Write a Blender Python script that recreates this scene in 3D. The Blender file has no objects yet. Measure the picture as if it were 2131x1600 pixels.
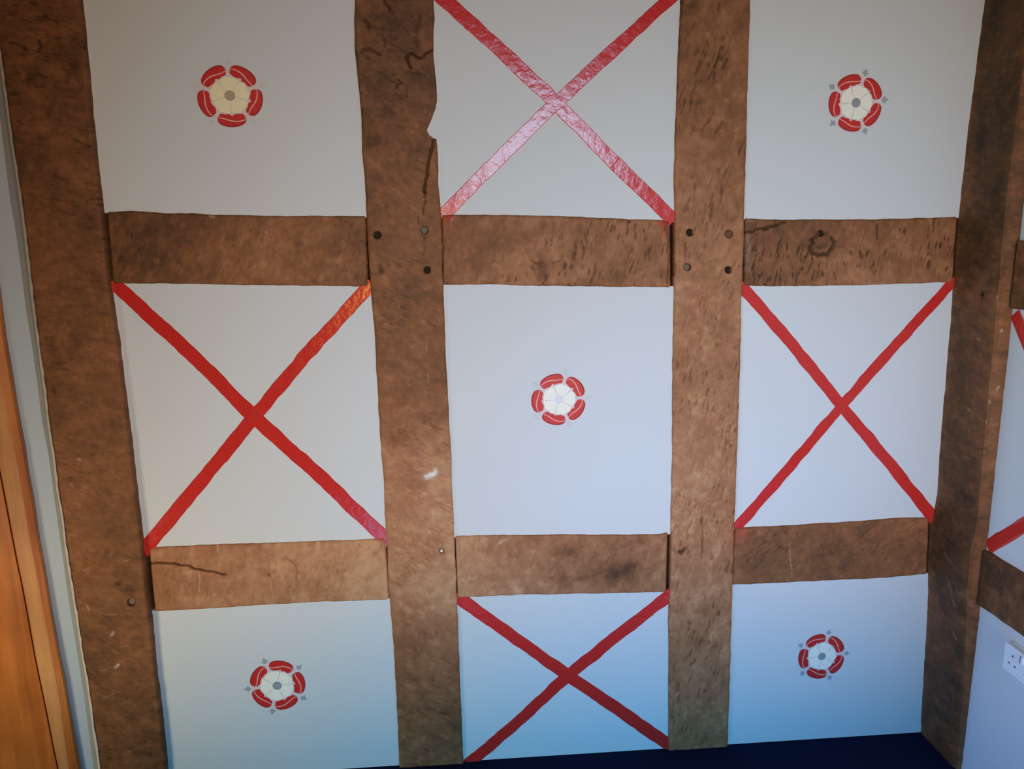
import bpy, math, random
import numpy as np
from mathutils import Matrix, Vector

# ---------------------------------------------------------------- camera
W, H, F = 2131.0, 1600.0, 1700.0
PITCH, YAW, ROLL = math.radians(11.4), math.radians(4.55), math.radians(-0.69)
EYE = 1.60                                     # eye height above the floor


def cam_axes():
    cy, sy, cp, sp = math.cos(YAW), math.sin(YAW), math.cos(PITCH), math.sin(PITCH)
    fwd = np.array([sy * cp, cy * cp, -sp]); right = np.array([cy, -sy, 0.0]); up = np.cross(right, fwd)
    c, s = math.cos(ROLL), math.sin(ROLL)
    r2 = c * right + s * up; u2 = -s * right + c * up
    return np.stack([r2, -u2, fwd])


AX = cam_axes()


def rays(px):
    px = np.atleast_2d(np.asarray(px, float))
    d = np.stack([(px[:, 0] - W / 2) / F, (px[:, 1] - H / 2) / F, np.ones(len(px))], 1)
    return d @ AX


_d = rays([(1453, 1554)])[0]                   # where the back wall meets the floor
DIST = EYE * _d[1] / -_d[2]
CAM = np.array([0.0, -DIST, EYE])


def on_back(px, y=0.0):                        # picture point -> point on a plane parallel to the back wall
    d = rays(px); k = (y - CAM[1]) / d[:, 1]
    return CAM + d * k[:, None]


def on_side(px, x):                            # picture point -> point on a plane parallel to the right wall
    d = rays(px); k = (x - CAM[0]) / d[:, 0]
    return CAM + d * k[:, None]


scene = bpy.context.scene
COL = scene.collection
cam_data = bpy.data.cameras.new('camera')
cam_data.sensor_fit = 'HORIZONTAL'; cam_data.sensor_width = 36.0
cam_data.lens = F / W * 36.0
cam_data.clip_start = 0.05
cam = bpy.data.objects.new('camera', cam_data); COL.objects.link(cam)
m = Matrix.Identity(4)
for i in range(3):
    m[i][0] = AX[0][i]; m[i][1] = -AX[1][i]; m[i][2] = -AX[2][i]; m[i][3] = CAM[i]
cam.matrix_world = m
scene.camera = cam

# ---------------------------------------------------------------- light, sky, exposure
world = bpy.data.worlds.new('sky'); scene.world = world
world.use_nodes = True
bg = world.node_tree.nodes['Background']
bg.inputs[0].default_value = (0.62, 0.72, 0.86, 1); bg.inputs[1].default_value = 0.015


def area(name, loc, target, sx, sy, power, colour, spread=180):
    l = bpy.data.lights.new(name, 'AREA'); l.shape = 'RECTANGLE'; l.size = sx; l.size_y = sy
    l.energy = power; l.color = colour; l.spread = math.radians(spread)
    o = bpy.data.objects.new(name, l); COL.objects.link(o)
    o.location = loc
    o.rotation_euler = (Vector(target) - Vector(loc)).to_track_quat('-Z', 'Y').to_euler()
    return o


# daylight from the high window behind the photographer; the other lamps are added,
# with no source of their own, to tint and brighten the walls
area('low_key_fill', (0.4, -5.0, 0.85), (0.2, 0, 1.0), 1.4, 0.3, 18.15, (1.0, 0.52, 0.06), 70)  # added key, passing over the low wall so its light fades downwards
area('blue_key_fill', (0.9, -5.0, 0.85), (0.7, 0, 1.0), 1.4, 0.4, 5.08, (0.03, 0.36, 1.0), 50)  # added blue fill beside the key
area('high_window_light', (0.65, -4.0, 2.05), (0.3, 0, 1.2), 1.1, 0.7, 5.45, (0.40, 0.76, 1.0), 50)
area('low_blue_fill', (0.4, -1.5, 0.13), (0.3, 0, 0.15), 1.6, 0.3, 5.93, (0.03, 0.50, 1.0), 120)  # added blue wash for the lower wall, not carpet bounce
area('low_left_fill', (-1.6, -1.1, 0.5), (-0.55, 0, 0.35), 0.4, 0.3, 2.9, (1.0, 0.90, 0.60), 110)  # added warm fill for the lower left panels
area('right_wall_blue_fill', (-1.8, -2.2, 1.2), (1.7, -0.8, 0.6), 0.6, 0.6, 9.07, (0.02, 0.17, 1.0), 60)  # added blue fill for the right wall
area('right_wall_yellow_fill', (-1.8, -2.2, 1.6), (1.7, -0.8, 1.2), 0.6, 0.6, 3.51, (0.82, 1.0, 0.06), 50)  # added yellow-green fill for the right wall
vs = scene.view_settings
scene.display_settings.display_device = 'sRGB'
vs.view_transform = 'Standard'; vs.look = 'None'; vs.gamma = 1.0; vs.exposure = 0.0
vs.use_curve_mapping = False

# ---------------------------------------------------------------- noise
def _rand(seed, n=256):
    return np.random.default_rng(seed).random((n, n))


_cache = {}


def vnoise(u, v, seed=0):
    g = _cache.setdefault(seed, _rand(seed)); n = g.shape[0]
    iu = np.floor(u).astype(int); iv = np.floor(v).astype(int)
    fu = u - iu; fv = v - iv
    fu = fu * fu * (3 - 2 * fu); fv = fv * fv * (3 - 2 * fv)
    a = g[iu % n, iv % n]; b = g[(iu + 1) % n, iv % n]; c = g[iu % n, (iv + 1) % n]; d = g[(iu + 1) % n, (iv + 1) % n]
    return (a * (1 - fu) + b * fu) * (1 - fv) + (c * (1 - fu) + d * fu) * fv


def fbm(u, v, seed=0, oct=4, gain=0.5):
    s = 0; a = 1.0; t = 0
    for k in range(oct):
        s = s + a * vnoise(u * 2 ** k + 17.3 * k, v * 2 ** k + 5.1 * k, seed + k); t += a; a *= gain
    return s / t


def sstep(a, b, x):
    t = np.clip((x - a) / (b - a), 0, 1); return t * t * (3 - 2 * t)


# ---------------------------------------------------------------- materials
def lin(c):
    return tuple(((v / 255 + 0.055) / 1.055) ** 2.4 if v > 10.3 else v / 255 / 12.92 for v in c)


def mat_new(name, rough=0.7, spec=0.3):
    mt = bpy.data.materials.new(name); mt.use_nodes = True
    nt = mt.node_tree; b = nt.nodes['Principled BSDF']
    b.inputs['Roughness'].default_value = rough; b.inputs['Specular IOR Level'].default_value = spec
    return mt, nt, b


def node(nt, typ, **kw):
    n = nt.nodes.new(typ)
    for k, v in kw.items():
        setattr(n, k, v)
    return n


def ramp(nt, stops):
    r = node(nt, 'ShaderNodeValToRGB'); e = r.color_ramp.elements
    while len(e) < len(stops):
        e.new(0.5)
    for x, (p, c) in zip(e, stops):
        x.position = p; x.color = (*c, 1) if len(c) == 3 else c
    return r


def mathn(nt, op, a, b=None, clamp=False):
    n = node(nt, 'ShaderNodeMath', operation=op, use_clamp=clamp)
    for i, v in enumerate((a, b)):
        if v is None: continue
        if isinstance(v, (int, float)): n.inputs[i].default_value = v
        else: nt.links.new(v, n.inputs[i])
    return n.outputs[0]


def mix(nt, fac, a, b):
    n = node(nt, 'ShaderNodeMix', data_type='RGBA')
    for s, v in ((n.inputs[0], fac), (n.inputs[6], a), (n.inputs[7], b)):
        if isinstance(v, (int, float)): s.default_value = v
        elif isinstance(v, tuple): s.default_value = (*v, 1) if len(v) == 3 else v
        else: nt.links.new(v, s)
    return n.outputs[2]


def noise(nt, scale, detail=4, rough=0.55, vec=None, scl=None):
    tc = node(nt, 'ShaderNodeNewGeometry')
    src = tc.outputs['Position']
    if scl:
        mp = node(nt, 'ShaderNodeMapping'); mp.inputs['Scale'].default_value = scl
        nt.links.new(src, mp.inputs['Vector']); src = mp.outputs[0]
    n = node(nt, 'ShaderNodeTexNoise'); n.inputs['Scale'].default_value = scale
    n.inputs['Detail'].default_value = detail; n.inputs['Roughness'].default_value = rough
    nt.links.new(src, n.inputs['Vector'])
    return n.outputs['Fac']


def bump(nt, b, h, strength, dist=0.002):
    n = node(nt, 'ShaderNodeBump'); n.inputs['Strength'].default_value = strength; n.inputs['Distance'].default_value = dist
    nt.links.new(h, n.inputs['Height']); nt.links.new(n.outputs[0], b.inputs['Normal'])


def timber_material():
    mt, nt, b = mat_new('aged_timber', 0.62, 0.25)
    at = node(nt, 'ShaderNodeAttribute', attribute_name='wear')
    sp = node(nt, 'ShaderNodeSeparateColor'); nt.links.new(at.outputs['Color'], sp.inputs[0])
    tone, paint, red = sp.outputs[0], sp.outputs[1], sp.outputs[2]
    n1 = noise(nt, 210, 3, 0.65)
    n2 = noise(nt, 60, 4, 0.6)
    k = mathn(nt, 'MULTIPLY', tone, 2.6, True)                  # grime in cracks and holes stays dark
    v = mathn(nt, 'ADD', mathn(nt, 'MULTIPLY', mathn(nt, 'SUBTRACT', n1, 0.5), 0.14), mathn(nt, 'MULTIPLY', mathn(nt, 'SUBTRACT', n2, 0.5), 0.28))
    t = mathn(nt, 'ADD', tone, mathn(nt, 'MULTIPLY', v, k), True)
    r = ramp(nt, [(0.0, (0.010, 0.006, 0.004)), (0.2, (0.085, 0.031, 0.012)), (0.5, (0.255, 0.093, 0.036)),
                  (0.75, (0.42, 0.178, 0.083)), (1.0, (0.62, 0.335, 0.170))])
    nt.links.new(t, r.inputs[0])
    # yellower and redder patches of old finish
    n3 = noise(nt, 9, 3, 0.6)
    c = mix(nt, mathn(nt, 'MULTIPLY', n3, 0.55), r.outputs[0], mix(nt, 0.5, r.outputs[0], (0.28, 0.128, 0.040)))
    c = mix(nt, red, c, lin((178, 44, 38)))
    c = mix(nt, paint, c, mix(nt, mathn(nt, 'POWER', paint, 2.0), (0.55, 0.37, 0.26), (0.80, 0.75, 0.68)))
    nt.links.new(c, b.inputs['Base Color'])
    bump(nt, b, mathn(nt, 'ADD', n1, n2), 0.35, 0.0025)
    return mt


def plain(name, col, rough, spec, var=0.05, scale=8, bstr=0.0, bscale=90, bdist=0.001):
    mt, nt, b = mat_new(name, rough, spec)
    n = noise(nt, scale, 4)
    lo = tuple(v * (1 - var) for v in col); hi = tuple(min(1, v * (1 + var)) for v in col)
    c = mix(nt, n, lo, hi)
    nt.links.new(c, b.inputs['Base Color'])
    if bstr: bump(nt, b, noise(nt, bscale, 4), bstr, bdist)
    return mt


M = {}
M['timber'] = timber_material()
M['plaster'] = plain('white_limewash', (0.66, 0.66, 0.652), 0.85, 0.12, 0.02, 3, 0.25, 70, 0.002)
M['cream_plaster'] = plain('cream_lime_edge', (0.70, 0.62, 0.52), 0.9, 0.1, 0.25, 60, 0.5, 160, 0.002)
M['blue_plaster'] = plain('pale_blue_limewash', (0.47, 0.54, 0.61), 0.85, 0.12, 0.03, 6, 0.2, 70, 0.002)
M['shaded_plaster'] = plain('shaded_limewash', (0.36, 0.37, 0.38), 0.9, 0.1, 0.05, 12, 0.3, 90, 0.002)  # plaster darkened in colour for the shade on the coved edge
M['red'] = plain('red_gloss_paint', (0.60, 0.026, 0.020), 0.20, 0.5, 0.10, 30, 0.32, 38, 0.004)
M['red_petal'] = plain('red_petal_paint', (0.58, 0.024, 0.020), 0.45, 0.3, 0.22, 120)
M['petal_edge'] = plain('pale_pink_outline', (0.74, 0.60, 0.60), 0.8, 0.1)
M['petal_fold'] = plain('pink_fold_line', (0.86, 0.42, 0.38), 0.7, 0.2)
M['petal_dark'] = plain('dark_petal_rim', (0.30, 0.020, 0.020), 0.7, 0.2, 0.2, 90)
M['cream'] = plain('cream_petal_paint', (0.93, 0.87, 0.74), 0.7, 0.2, 0.05, 70)
M['cream_warm'] = plain('yellow_cream_petal_paint', (0.92, 0.80, 0.50), 0.7, 0.2, 0.06, 70)
M['cream_line'] = plain('grey_petal_line', (0.74, 0.69, 0.58), 0.8, 0.1, 0.1, 60)
M['heart'] = plain('grey_heart_paint', (0.30, 0.31, 0.34), 0.7, 0.2, 0.15, 90)
M['heart_tan'] = plain('tan_heart_paint', (0.46, 0.35, 0.25), 0.7, 0.2, 0.15, 90)
M['heart_pale'] = plain('pale_heart_paint', (0.74, 0.74, 0.76), 0.6, 0.3, 0.05, 90)
M['sepal'] = plain('grey_sepal_paint', (0.36, 0.36, 0.37), 0.7, 0.2, 0.2, 150)
M['sepal_faint'] = plain('faint_grey_sepal_paint', (0.62, 0.61, 0.60), 0.7, 0.2, 0.15, 150)
M['core'] = plain('dark_daub', (0.035, 0.024, 0.017), 0.95, 0.05)
M['carpet'] = plain('navy_carpet', (0.009, 0.014, 0.042), 0.95, 0.05, 0.3, 220, 0.6, 500, 0.004)
M['peg_dark'] = plain('blackened_peg', (0.025, 0.018, 0.013), 0.9, 0.1, 0.2, 100)
M['peg_grey'] = plain('grey_peg', (0.20, 0.15, 0.11), 0.85, 0.1, 0.3, 160)
M['peg_brown'] = plain('brown_peg', (0.17, 0.075, 0.045), 0.8, 0.1, 0.3, 160)
M['peg_white'] = plain('white_painted_peg', (0.72, 0.70, 0.68), 0.7, 0.2, 0.1, 160)
M['socket'] = plain('white_plastic', (0.82, 0.82, 0.82), 0.35, 0.4, 0.01)
M['slot'] = plain('dark_slot', (0.05, 0.05, 0.06), 0.8, 0.1)


def pine_material(name, a, b_, rough):
    mt, nt, b = mat_new(name, rough, 0.22)
    g = noise(nt, 30, 5, 0.6, scl=(1.0, 1.0, 0.06))
    k = noise(nt, 5, 3, 0.5, scl=(1, 1, 0.8))
    t = mathn(nt, 'ADD', mathn(nt, 'MULTIPLY', g, 0.6), mathn(nt, 'MULTIPLY', k, 0.5))
    r = ramp(nt, [(0.30, a), (0.75, b_)])
    nt.links.new(t, r.inputs[0]); nt.links.new(r.outputs[0], b.inputs['Base Color'])
    bump(nt, b, g, 0.15, 0.001)
    return mt


M['pine'] = pine_material('varnished_pine', (0.24, 0.055, 0.012), (0.78, 0.25, 0.050), 0.42)
M['pine_frame'] = pine_material('honey_pine', (0.34, 0.11, 0.035), (0.74, 0.36, 0.14), 0.42)

# ---------------------------------------------------------------- objects
WLOC = {}


def put(name, V, Fc, mats, parent=None, mi=None, smooth=False, loc=None):
    V = np.asarray(V, float)
    loc = np.array(loc if loc is not None else (V.min(0) + V.max(0)) / 2, float)
    me = bpy.data.meshes.new(name)
    me.from_pydata((V - loc).tolist(), [], [tuple(map(int, f)) for f in Fc])
    for mm in (mats if isinstance(mats, (list, tuple)) else [mats]):
        me.materials.append(mm)
    if mi is not None:
        me.polygons.foreach_set('material_index', np.asarray(mi, np.int32))
    if smooth:
        me.polygons.foreach_set('use_smooth', np.ones(len(me.polygons), bool))
    me.update()
    o = bpy.data.objects.new(name, me); COL.objects.link(o)
    if parent is not None:
        o.parent = parent; o.location = loc - WLOC[parent.name]
    else:
        o.location = loc
    WLOC[o.name] = loc
    return o


def tag(o, label=None, cat=None, group=None, kind=None):
    if label: o['label'] = label
    if cat: o['category'] = cat
    if group: o['group'] = group
    if kind: o['kind'] = kind
    return o


def grid_object(name, P, col, mat, parent=None):
    """P (n,m,3) world points, col (n,m,4): a connected quad sheet."""
    n, mm = P.shape[:2]
    loc = (P.reshape(-1, 3).min(0) + P.reshape(-1, 3).max(0)) / 2
    me = bpy.data.meshes.new(name)
    me.vertices.add(n * mm)
    me.vertices.foreach_set('co', (P - loc).astype(np.float32).ravel())
    idx = np.arange(n * mm).reshape(n, mm)
    q = np.stack([idx[:-1, :-1], idx[1:, :-1], idx[1:, 1:], idx[:-1, 1:]], -1).reshape(-1, 4)
    k = len(q)
    me.loops.add(k * 4); me.loops.foreach_set('vertex_index', q.astype(np.int32).ravel())
    me.polygons.add(k)
    me.polygons.foreach_set('loop_start', np.arange(0, k * 4, 4, dtype=np.int32))
    me.polygons.foreach_set('use_smooth', np.ones(k, bool))
    me.update(calc_edges=True); me.validate()
    a = me.attributes.new('wear', 'FLOAT_COLOR', 'POINT')
    a.data.foreach_set('color', np.clip(col, 0, 1).astype(np.float32).ravel())
    me.materials.append(mat)
    o = bpy.data.objects.new(name, me); COL.objects.link(o)
    if parent is not None:
        o.parent = parent; o.location = loc - WLOC[parent.name]
    else:
        o.location = loc
    WLOC[o.name] = loc
    return o


def interp_x(poly, y):                       # polyline given top to bottom: x at height y, extrapolated at the ends
    p = np.array(poly, float); p = p[np.argsort(p[:, 1], kind='stable')]
    # keep the order of overhangs by a tiny nudge
    ys = p[:, 1] + np.arange(len(p)) * 1e-4
    x = np.interp(y, ys, p[:, 0])
    y = np.asarray(y, float)
    s0 = (p[min(3, len(p) - 1), 0] - p[0, 0]) / max(1e-6, ys[min(3, len(p) - 1)] - ys[0])
    s1 = (p[-1, 0] - p[-4 if len(p) > 3 else 0, 0]) / max(1e-6, ys[-1] - ys[-4 if len(p) > 3 else 0])
    x = np.where(y < ys[0], p[0, 0] + s0 * (y - ys[0]), x)
    x = np.where(y > ys[-1], p[-1, 0] + s1 * (y - ys[-1]), x)
    return x


def interp_y(poly, x):
    return interp_x([(b, a) for a, b in poly], x)


def seg_dist(X, Y, poly):
    best = np.full(X.shape, 1e9)
    for (x0, y0), (x1, y1) in zip(poly[:-1], poly[1:]):
        dx, dy = x1 - x0, y1 - y0; L2 = dx * dx + dy * dy + 1e-9
        t = np.clip(((X - x0) * dx + (Y - y0) * dy) / L2, 0, 1)
        best = np.minimum(best, np.hypot(X - x0 - t * dx, Y - y0 - t * dy))
    return best


def wood_wear(X, Y, U, V, seed, base, angle, fleck, marks):
    """tone, paint, red per vertex and depth of carving.  X,Y traced position, U across, V along (metres)."""
    a = math.radians(angle); ca, sa = math.cos(a), math.sin(a)
    p = U * ca + V * sa; q = -U * sa + V * ca         # q runs along the tool marks
    warp = (fbm(U * 9, V * 9, seed + 40, 3) - .5) * 1.2
    big = fbm(U * 6 + warp, V * 5 + warp, seed, 4)
    mid = fbm(p * 34 + warp * 1.5, q * 27 - warp * 1.5, seed + 10, 5, .6)
    fine = fbm(p * 120 + warp * 2, q * 80, seed + 15, 3, .6)
    dens = sstep(.42, .66, fbm(U * 11 + 3, V * 9, seed + 70, 3))          # tool marks come in patches
    ang2 = (fbm(U * 6, V * 6, seed + 80, 2) - .5) * 1.0
    p2, q2 = p + ang2 * .03, q
    fl = fbm(p2 * 190 + warp * 2, q2 * 44 + warp, seed + 20, 2, .5)
    f1 = sstep(.64, .78, fl) * (.25 + .75 * dens)
    fl2 = fbm(p * 70, q * 50 + warp, seed + 30, 3)
    tone = base + (big - .5) * 0.34 + (mid - .5) * 0.36 + (fine - .5) * 0.17
    tone = tone - fleck * 0.30 * f1 + 0.10 * sstep(.60, .80, fl2)
    depth = 0.0030 * (mid - .5) + 0.0026 * (big - .5) + 0.0012 * fleck * f1
    paint = np.zeros_like(tone); red = np.zeros_like(tone)
    wob = (fbm(U * 60, V * 60, seed + 50, 2) - .5)
    for mk in marks:
        k = mk[0]
        if k == 'crack':
            _, poly, w, dep, dark = mk
            d = seg_dist(X + wob * 7, Y + wob * 7, poly)
            f = np.exp(-(d / (w * .85)) ** 2); dark = min(1.0, dark * 1.08)
            tone = tone * (1 - dark * f); depth = depth + dep * f
        elif k == 'hole':
            _, x, y, r = mk
            d = np.hypot(X - x, Y - y)
            depth = depth + 0.016 * sstep(r + .9, r - .9, d)
            tone = np.where(d < r + .6, 0.12, tone - 0.10 * np.exp(-((d - r) / 3) ** 2))
        elif k == 'spot':                      # dark or light blotch
            _, x, y, rx, ry, dt = mk
            f = np.exp(-(((X - x) / rx) ** 2 + ((Y - y) / ry) ** 2) * (0.6 + 0.9 * mid))
            tone = tone + dt * f
        elif k == 'paint':
            _, poly, w, s = mk
            d = seg_dist(X + wob * 4, Y + wob * 4, poly)
            if w < 3: s = s * .6
            paint = np.maximum(paint, s * sstep(w * 1.35, 0, d + (mid - .5) * w * 1.6) * (.55 + .9 * fine))
        elif k == 'red':
            _, x, y, rx, ry, s = mk
            f = np.exp(-(((X - x) / rx) ** 2 + ((Y - y) / ry) ** 2))
            red = np.maximum(red, s * f * (0.6 + .8 * mid))
        elif k == 'grad':                      # lengthwise change in the colour of the timber
            _, axis, pts = mk
            c = Y if axis == 'y' else X
            tone = tone + np.interp(c, [a_ for a_, _ in pts], [b_ for _, b_ in pts])
    return np.clip(tone, 0.02, 1), paint, red, depth


STEP = 0.002
FRONT_OF = {}


def edge_round(P, U, Wd, r=0.006, amt=0.004):
    e = np.minimum(U, Wd - U)
    return amt * (1 - np.clip(e / r, 0, 1)) ** 2


def finish(name, P, tone, paint, red, back, parent=None):
    Pp = np.pad(P, ((1, 1), (1, 1), (0, 0)), mode='edge')
    Pp[0, :, 1] = back; Pp[-1, :, 1] = back; Pp[:, 0, 1] = back; Pp[:, -1, 1] = back
    C = np.stack([tone, paint, red, np.ones_like(tone)], -1)
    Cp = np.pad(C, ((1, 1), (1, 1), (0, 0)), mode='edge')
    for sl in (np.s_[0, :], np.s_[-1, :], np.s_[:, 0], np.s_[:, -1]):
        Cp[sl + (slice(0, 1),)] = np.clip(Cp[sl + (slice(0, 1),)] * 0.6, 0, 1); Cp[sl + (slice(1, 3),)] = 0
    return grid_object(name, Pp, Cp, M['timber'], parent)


TOP_PY = -150.0
CORE_Y = 0.030


def floor_py(x):                               # picture row where the back wall's foot lies
    lo, hi = 1400.0, 1800.0
    for _ in range(40):
        mid_ = (lo + hi) / 2
        if on_back([(x, mid_)])[0][2] > 0: lo = mid_
        else: hi = mid_
    return lo


def post(L, R, proud, seed, base, angle, fleck, marks):
    fy = -proud
    bot = 1500.0
    while on_back([(interp_x(L, bot), bot)], fy)[0][2] > 0.0: bot += 2
    nrow = int(2.9 / STEP)
    py = np.linspace(TOP_PY, bot, nrow)
    lx, rx = interp_x(L, py), interp_x(R, py)
    A = on_back(np.stack([lx, py], 1), fy); B = on_back(np.stack([rx, py], 1), fy)
    wd = np.linalg.norm(B - A, axis=1)
    ncol = max(8, int(wd.mean() / STEP))
    s = np.linspace(0, 1, ncol)
    # a slight waver of the sawn edges
    A[:, 0] += 0.003 * (fbm(A[:, 2] * 30, A[:, 2] * 0 + 3, seed + 60, 3) - .5)
    B[:, 0] += 0.003 * (fbm(B[:, 2] * 30, B[:, 2] * 0 + 7, seed + 61, 3) - .5)
    P = A[:, None] * (1 - s)[None, :, None] + B[:, None] * s[None, :, None]
    X = lx[:, None] * (1 - s) + rx[:, None] * s; Y = np.repeat(py[:, None], ncol, 1)
    U = s[None] * wd[:, None]; V = np.repeat(A[:, 2:3], ncol, 1)
    tone, paint, red, dep = wood_wear(X, Y, U, V, seed, base, angle, fleck, marks)
    P[..., 1] = fy + dep + edge_round(P, U, wd[:, None])
    P[..., 2] = np.maximum(P[..., 2], 0.001)
    return finish('timber_post', P, tone, paint, red, CORE_Y - .001)


def rail(T, B_, x0, x1, proud, seed, base, angle, fleck, marks, slant0=0.0, slant1=0.0):
    """x0,x1: ends at the top edge; slant: shift of the end at the bottom edge (the posts lean)."""
    fy = -proud
    n0 = int((x1 - x0) / 1.2)
    u = np.linspace(0, 1, n0)
    tx = x0 + (x1 - x0) * u; bx = (x0 + slant0) + (x1 + slant1 - x0 - slant0) * u
    ty, by = interp_y(T, tx), interp_y(B_, bx)
    A = on_back(np.stack([tx, ty], 1), fy); C = on_back(np.stack([bx, by], 1), fy)
    wd = np.linalg.norm(C - A, axis=1); nc = max(8, int(wd.mean() / STEP))
    s = np.linspace(0, 1, nc)
    A[:, 2] += 0.003 * (fbm(A[:, 0] * 30 + 50, A[:, 0] * 0 + 3, seed + 60, 3) - .5)
    C[:, 2] += 0.003 * (fbm(C[:, 0] * 30 + 50, C[:, 0] * 0 + 7, seed + 61, 3) - .5)
    P = A[None] * (1 - s)[:, None, None] + C[None] * s[:, None, None]       # rows top to bottom
    X = tx[None] * (1 - s)[:, None] + bx[None] * s[:, None]; Y = ty[None] * (1 - s)[:, None] + by[None] * s[:, None]
    U = s[:, None] * wd[None]; V = np.repeat(A[None, :, 0], nc, 0) + 5.0
    tone, paint, red, dep = wood_wear(X, Y, U, V, seed, base, angle, fleck, marks)
    ev = np.minimum(V - V[:, :1], V[:, -1:] - V)
    P[..., 1] = fy + dep + edge_round(P, U, wd[None]) + 0.004 * (1 - np.clip(ev / .006, 0, 1)) ** 2
    return finish('timber_rail', P, tone, paint, red, CORE_Y - .001)


def peg(x, y, r, plane_y, mat, parent, depth=0.006, tilt=0.0):
    c = on_back([(x, y)], plane_y)[0]; c[1] += depth
    rm = r * DIST / F * 1.0
    n = 18; V = []; Fc = []
    for k in range(n):
        a = 2 * math.pi * k / n; w = 1 + 0.05 * math.sin(3 * a)
        V.append((c[0] + rm * w * math.cos(a), c[1] + 0.0015 + tilt * math.sin(a + .6), c[2] + rm * w * math.sin(a)))
    for k in range(n):
        a = 2 * math.pi * k / n
        V.append((c[0] + rm * .8 * math.cos(a), c[1] + tilt * math.sin(a + .6), c[2] + rm * .8 * math.sin(a)))
    for k in range(n):
        a = 2 * math.pi * k / n
        V.append((c[0] + rm * math.cos(a), c[1] + 0.02, c[2] + rm * math.sin(a)))
    for k in range(n):
        j = (k + 1) % n
        Fc.append((k, j, n + j, n + k)); Fc.append((2 * n + k, 2 * n + j, j, k))
    Fc.append(tuple(range(n, 2 * n)))
    o = put('peg', V, Fc, mat, parent)
    return o


# traced edges of the posts (top to bottom)
P1L = [(-8, 50), (0, 103), (16, 219), (27, 300), (39, 375), (48, 440), (59, 531), (67, 603), (75, 666), (83, 728), (95, 812), (102, 880), (114, 957), (121, 1019),
       (132, 1081), (138, 1137), (147, 1194), (156, 1250), (162, 1287), (172, 1355), (184, 1425), (190, 1470), (197, 1525), (205, 1572), (208, 1600)]
P1R = [(164, 0), (172, 78), (179, 150), (186, 234), (194, 312), (202, 381), (208, 440), (216, 509), (223, 587), (231, 640), (241, 700), (248, 760), (256, 820), (266, 900),
       (274, 970), (283, 1053), (292, 1118), (299, 1200), (306, 1262), (311, 1290), (316, 1340), (321, 1400), (328, 1450), (333, 1490), (339, 1550), (344, 1600)]
P2L = [(738, 0), (737, 50), (738, 96), (741, 128), (744, 160), (748, 200), (752, 250), (753, 305), (757, 356), (761, 410), (763, 448), (764, 480), (766, 530), (769, 580), (772, 612),
       (779, 688), (787, 830), (791, 912), (798, 1000), (802, 1087), (804, 1125), (807, 1187), (811, 1250), (814, 1280), (820, 1357), (826, 1469), (831, 1597)]
P2R = [(903, 0), (904, 40), (902, 80), (902, 112), (905, 140), (909, 180), (909, 210), (906, 226), (897, 250), (888, 270), (892, 280), (901, 287), (908, 289), (911, 320),
       (912, 350), (913, 390), (917, 438), (918, 460), (920, 510), (921, 560), (923, 600), (927, 725), (933, 838), (940, 969), (945, 1100), (947, 1150), (951, 1237), (953, 1290),
       (956, 1375), (960, 1488), (965, 1597)]
P3L = [(1417, 0), (1416, 50), (1412, 125), (1409, 212), (1406, 287), (1404, 375), (1405, 415), (1405, 460), (1405, 535), (1403, 625), (1401, 763), (1400, 950), (1397, 1090),
       (1397, 1125), (1395, 1219), (1392, 1294), (1393, 1375), (1392, 1470), (1392, 1556)]
P3R = [(1562, 0), (1561, 62), (1559, 125), (1556, 212), (1554, 300), (1551, 395), (1550, 415), (1549, 460), (1548, 520), (1546, 588), (1544, 625), (1541, 762), (1536, 912), (1530, 1075),
       (1527, 1144), (1525, 1219), (1524, 1250), (1521, 1375), (1515, 1544)]
P4L = [(2050, 0), (2042, 62), (2034, 120), (2027, 175), (2022, 212), (2015, 262), (2009, 325), (2000, 395), (1995, 450), (1991, 500), (1987, 575), (1982, 605), (1979, 662), (1972, 737), (1967, 800),
       (1961, 875), (1955, 950), (1950, 1025), (1944, 1065), (1937, 1090), (1931, 1175), (1931, 1210), (1930, 1262), (1925, 1350), (1921, 1425), (1917, 1487), (1916, 1520)]
P4E = [(2139, 0), (2117, 225), (2105, 387), (2095, 475), (2081, 600), (2070, 690), (2011, 1280), (1984, 1560)]
P4R = [(2166, 50), (2127, 400), (2121, 442), (2117, 495), (2114, 525), (2105, 600), (2100, 650), (2096, 700), (2087, 787), (2085, 812), (2077, 882), (2069, 962), (2060, 1030), (2054, 1100),
       (2048, 1150), (2047, 1197), (2044, 1257), (2037, 1307), (2031, 1375), (2022, 1445), (2015, 1500), (2009, 1562)]
# rails: top and bottom edges (left to right)
R1T = [(216, 441), (269, 439), (331, 443), (400, 444), (443, 447), (563, 449), (762, 450)]
R1B = [(234, 589), (400, 591), (488, 593), (743, 596), (768, 594)]
R2T = [(918, 447), (940, 447), (1075, 447), (1225, 452), (1376, 458), (1394, 459)]
R2B = [(924, 593), (1019, 592), (1098, 595), (1225, 596), (1398, 598)]
R3T = [(1549, 455), (1630, 457), (1765, 457), (1878, 455), (1993, 451)]
R3B = [(1549, 595), (1675, 596), (1810, 593), (1900, 590), (1981, 587)]
R4T = [(300, 1140), (327, 1139), (450, 1134), (638, 1128), (788, 1122), (800, 1122)]
R4B = [(315, 1273), (413, 1269), (525, 1261), (676, 1253), (800, 1249), (812, 1247)]
R5T = [(945, 1116), (1007, 1115), (1159, 1113), (1311, 1114), (1377, 1112), (1392, 1108)]
R5B = [(952, 1245), (1083, 1239), (1235, 1236), (1387, 1233)]
R6T = [(1530, 1099), (1642, 1094), (1755, 1087), (1867, 1079), (1935, 1077)]
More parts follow.
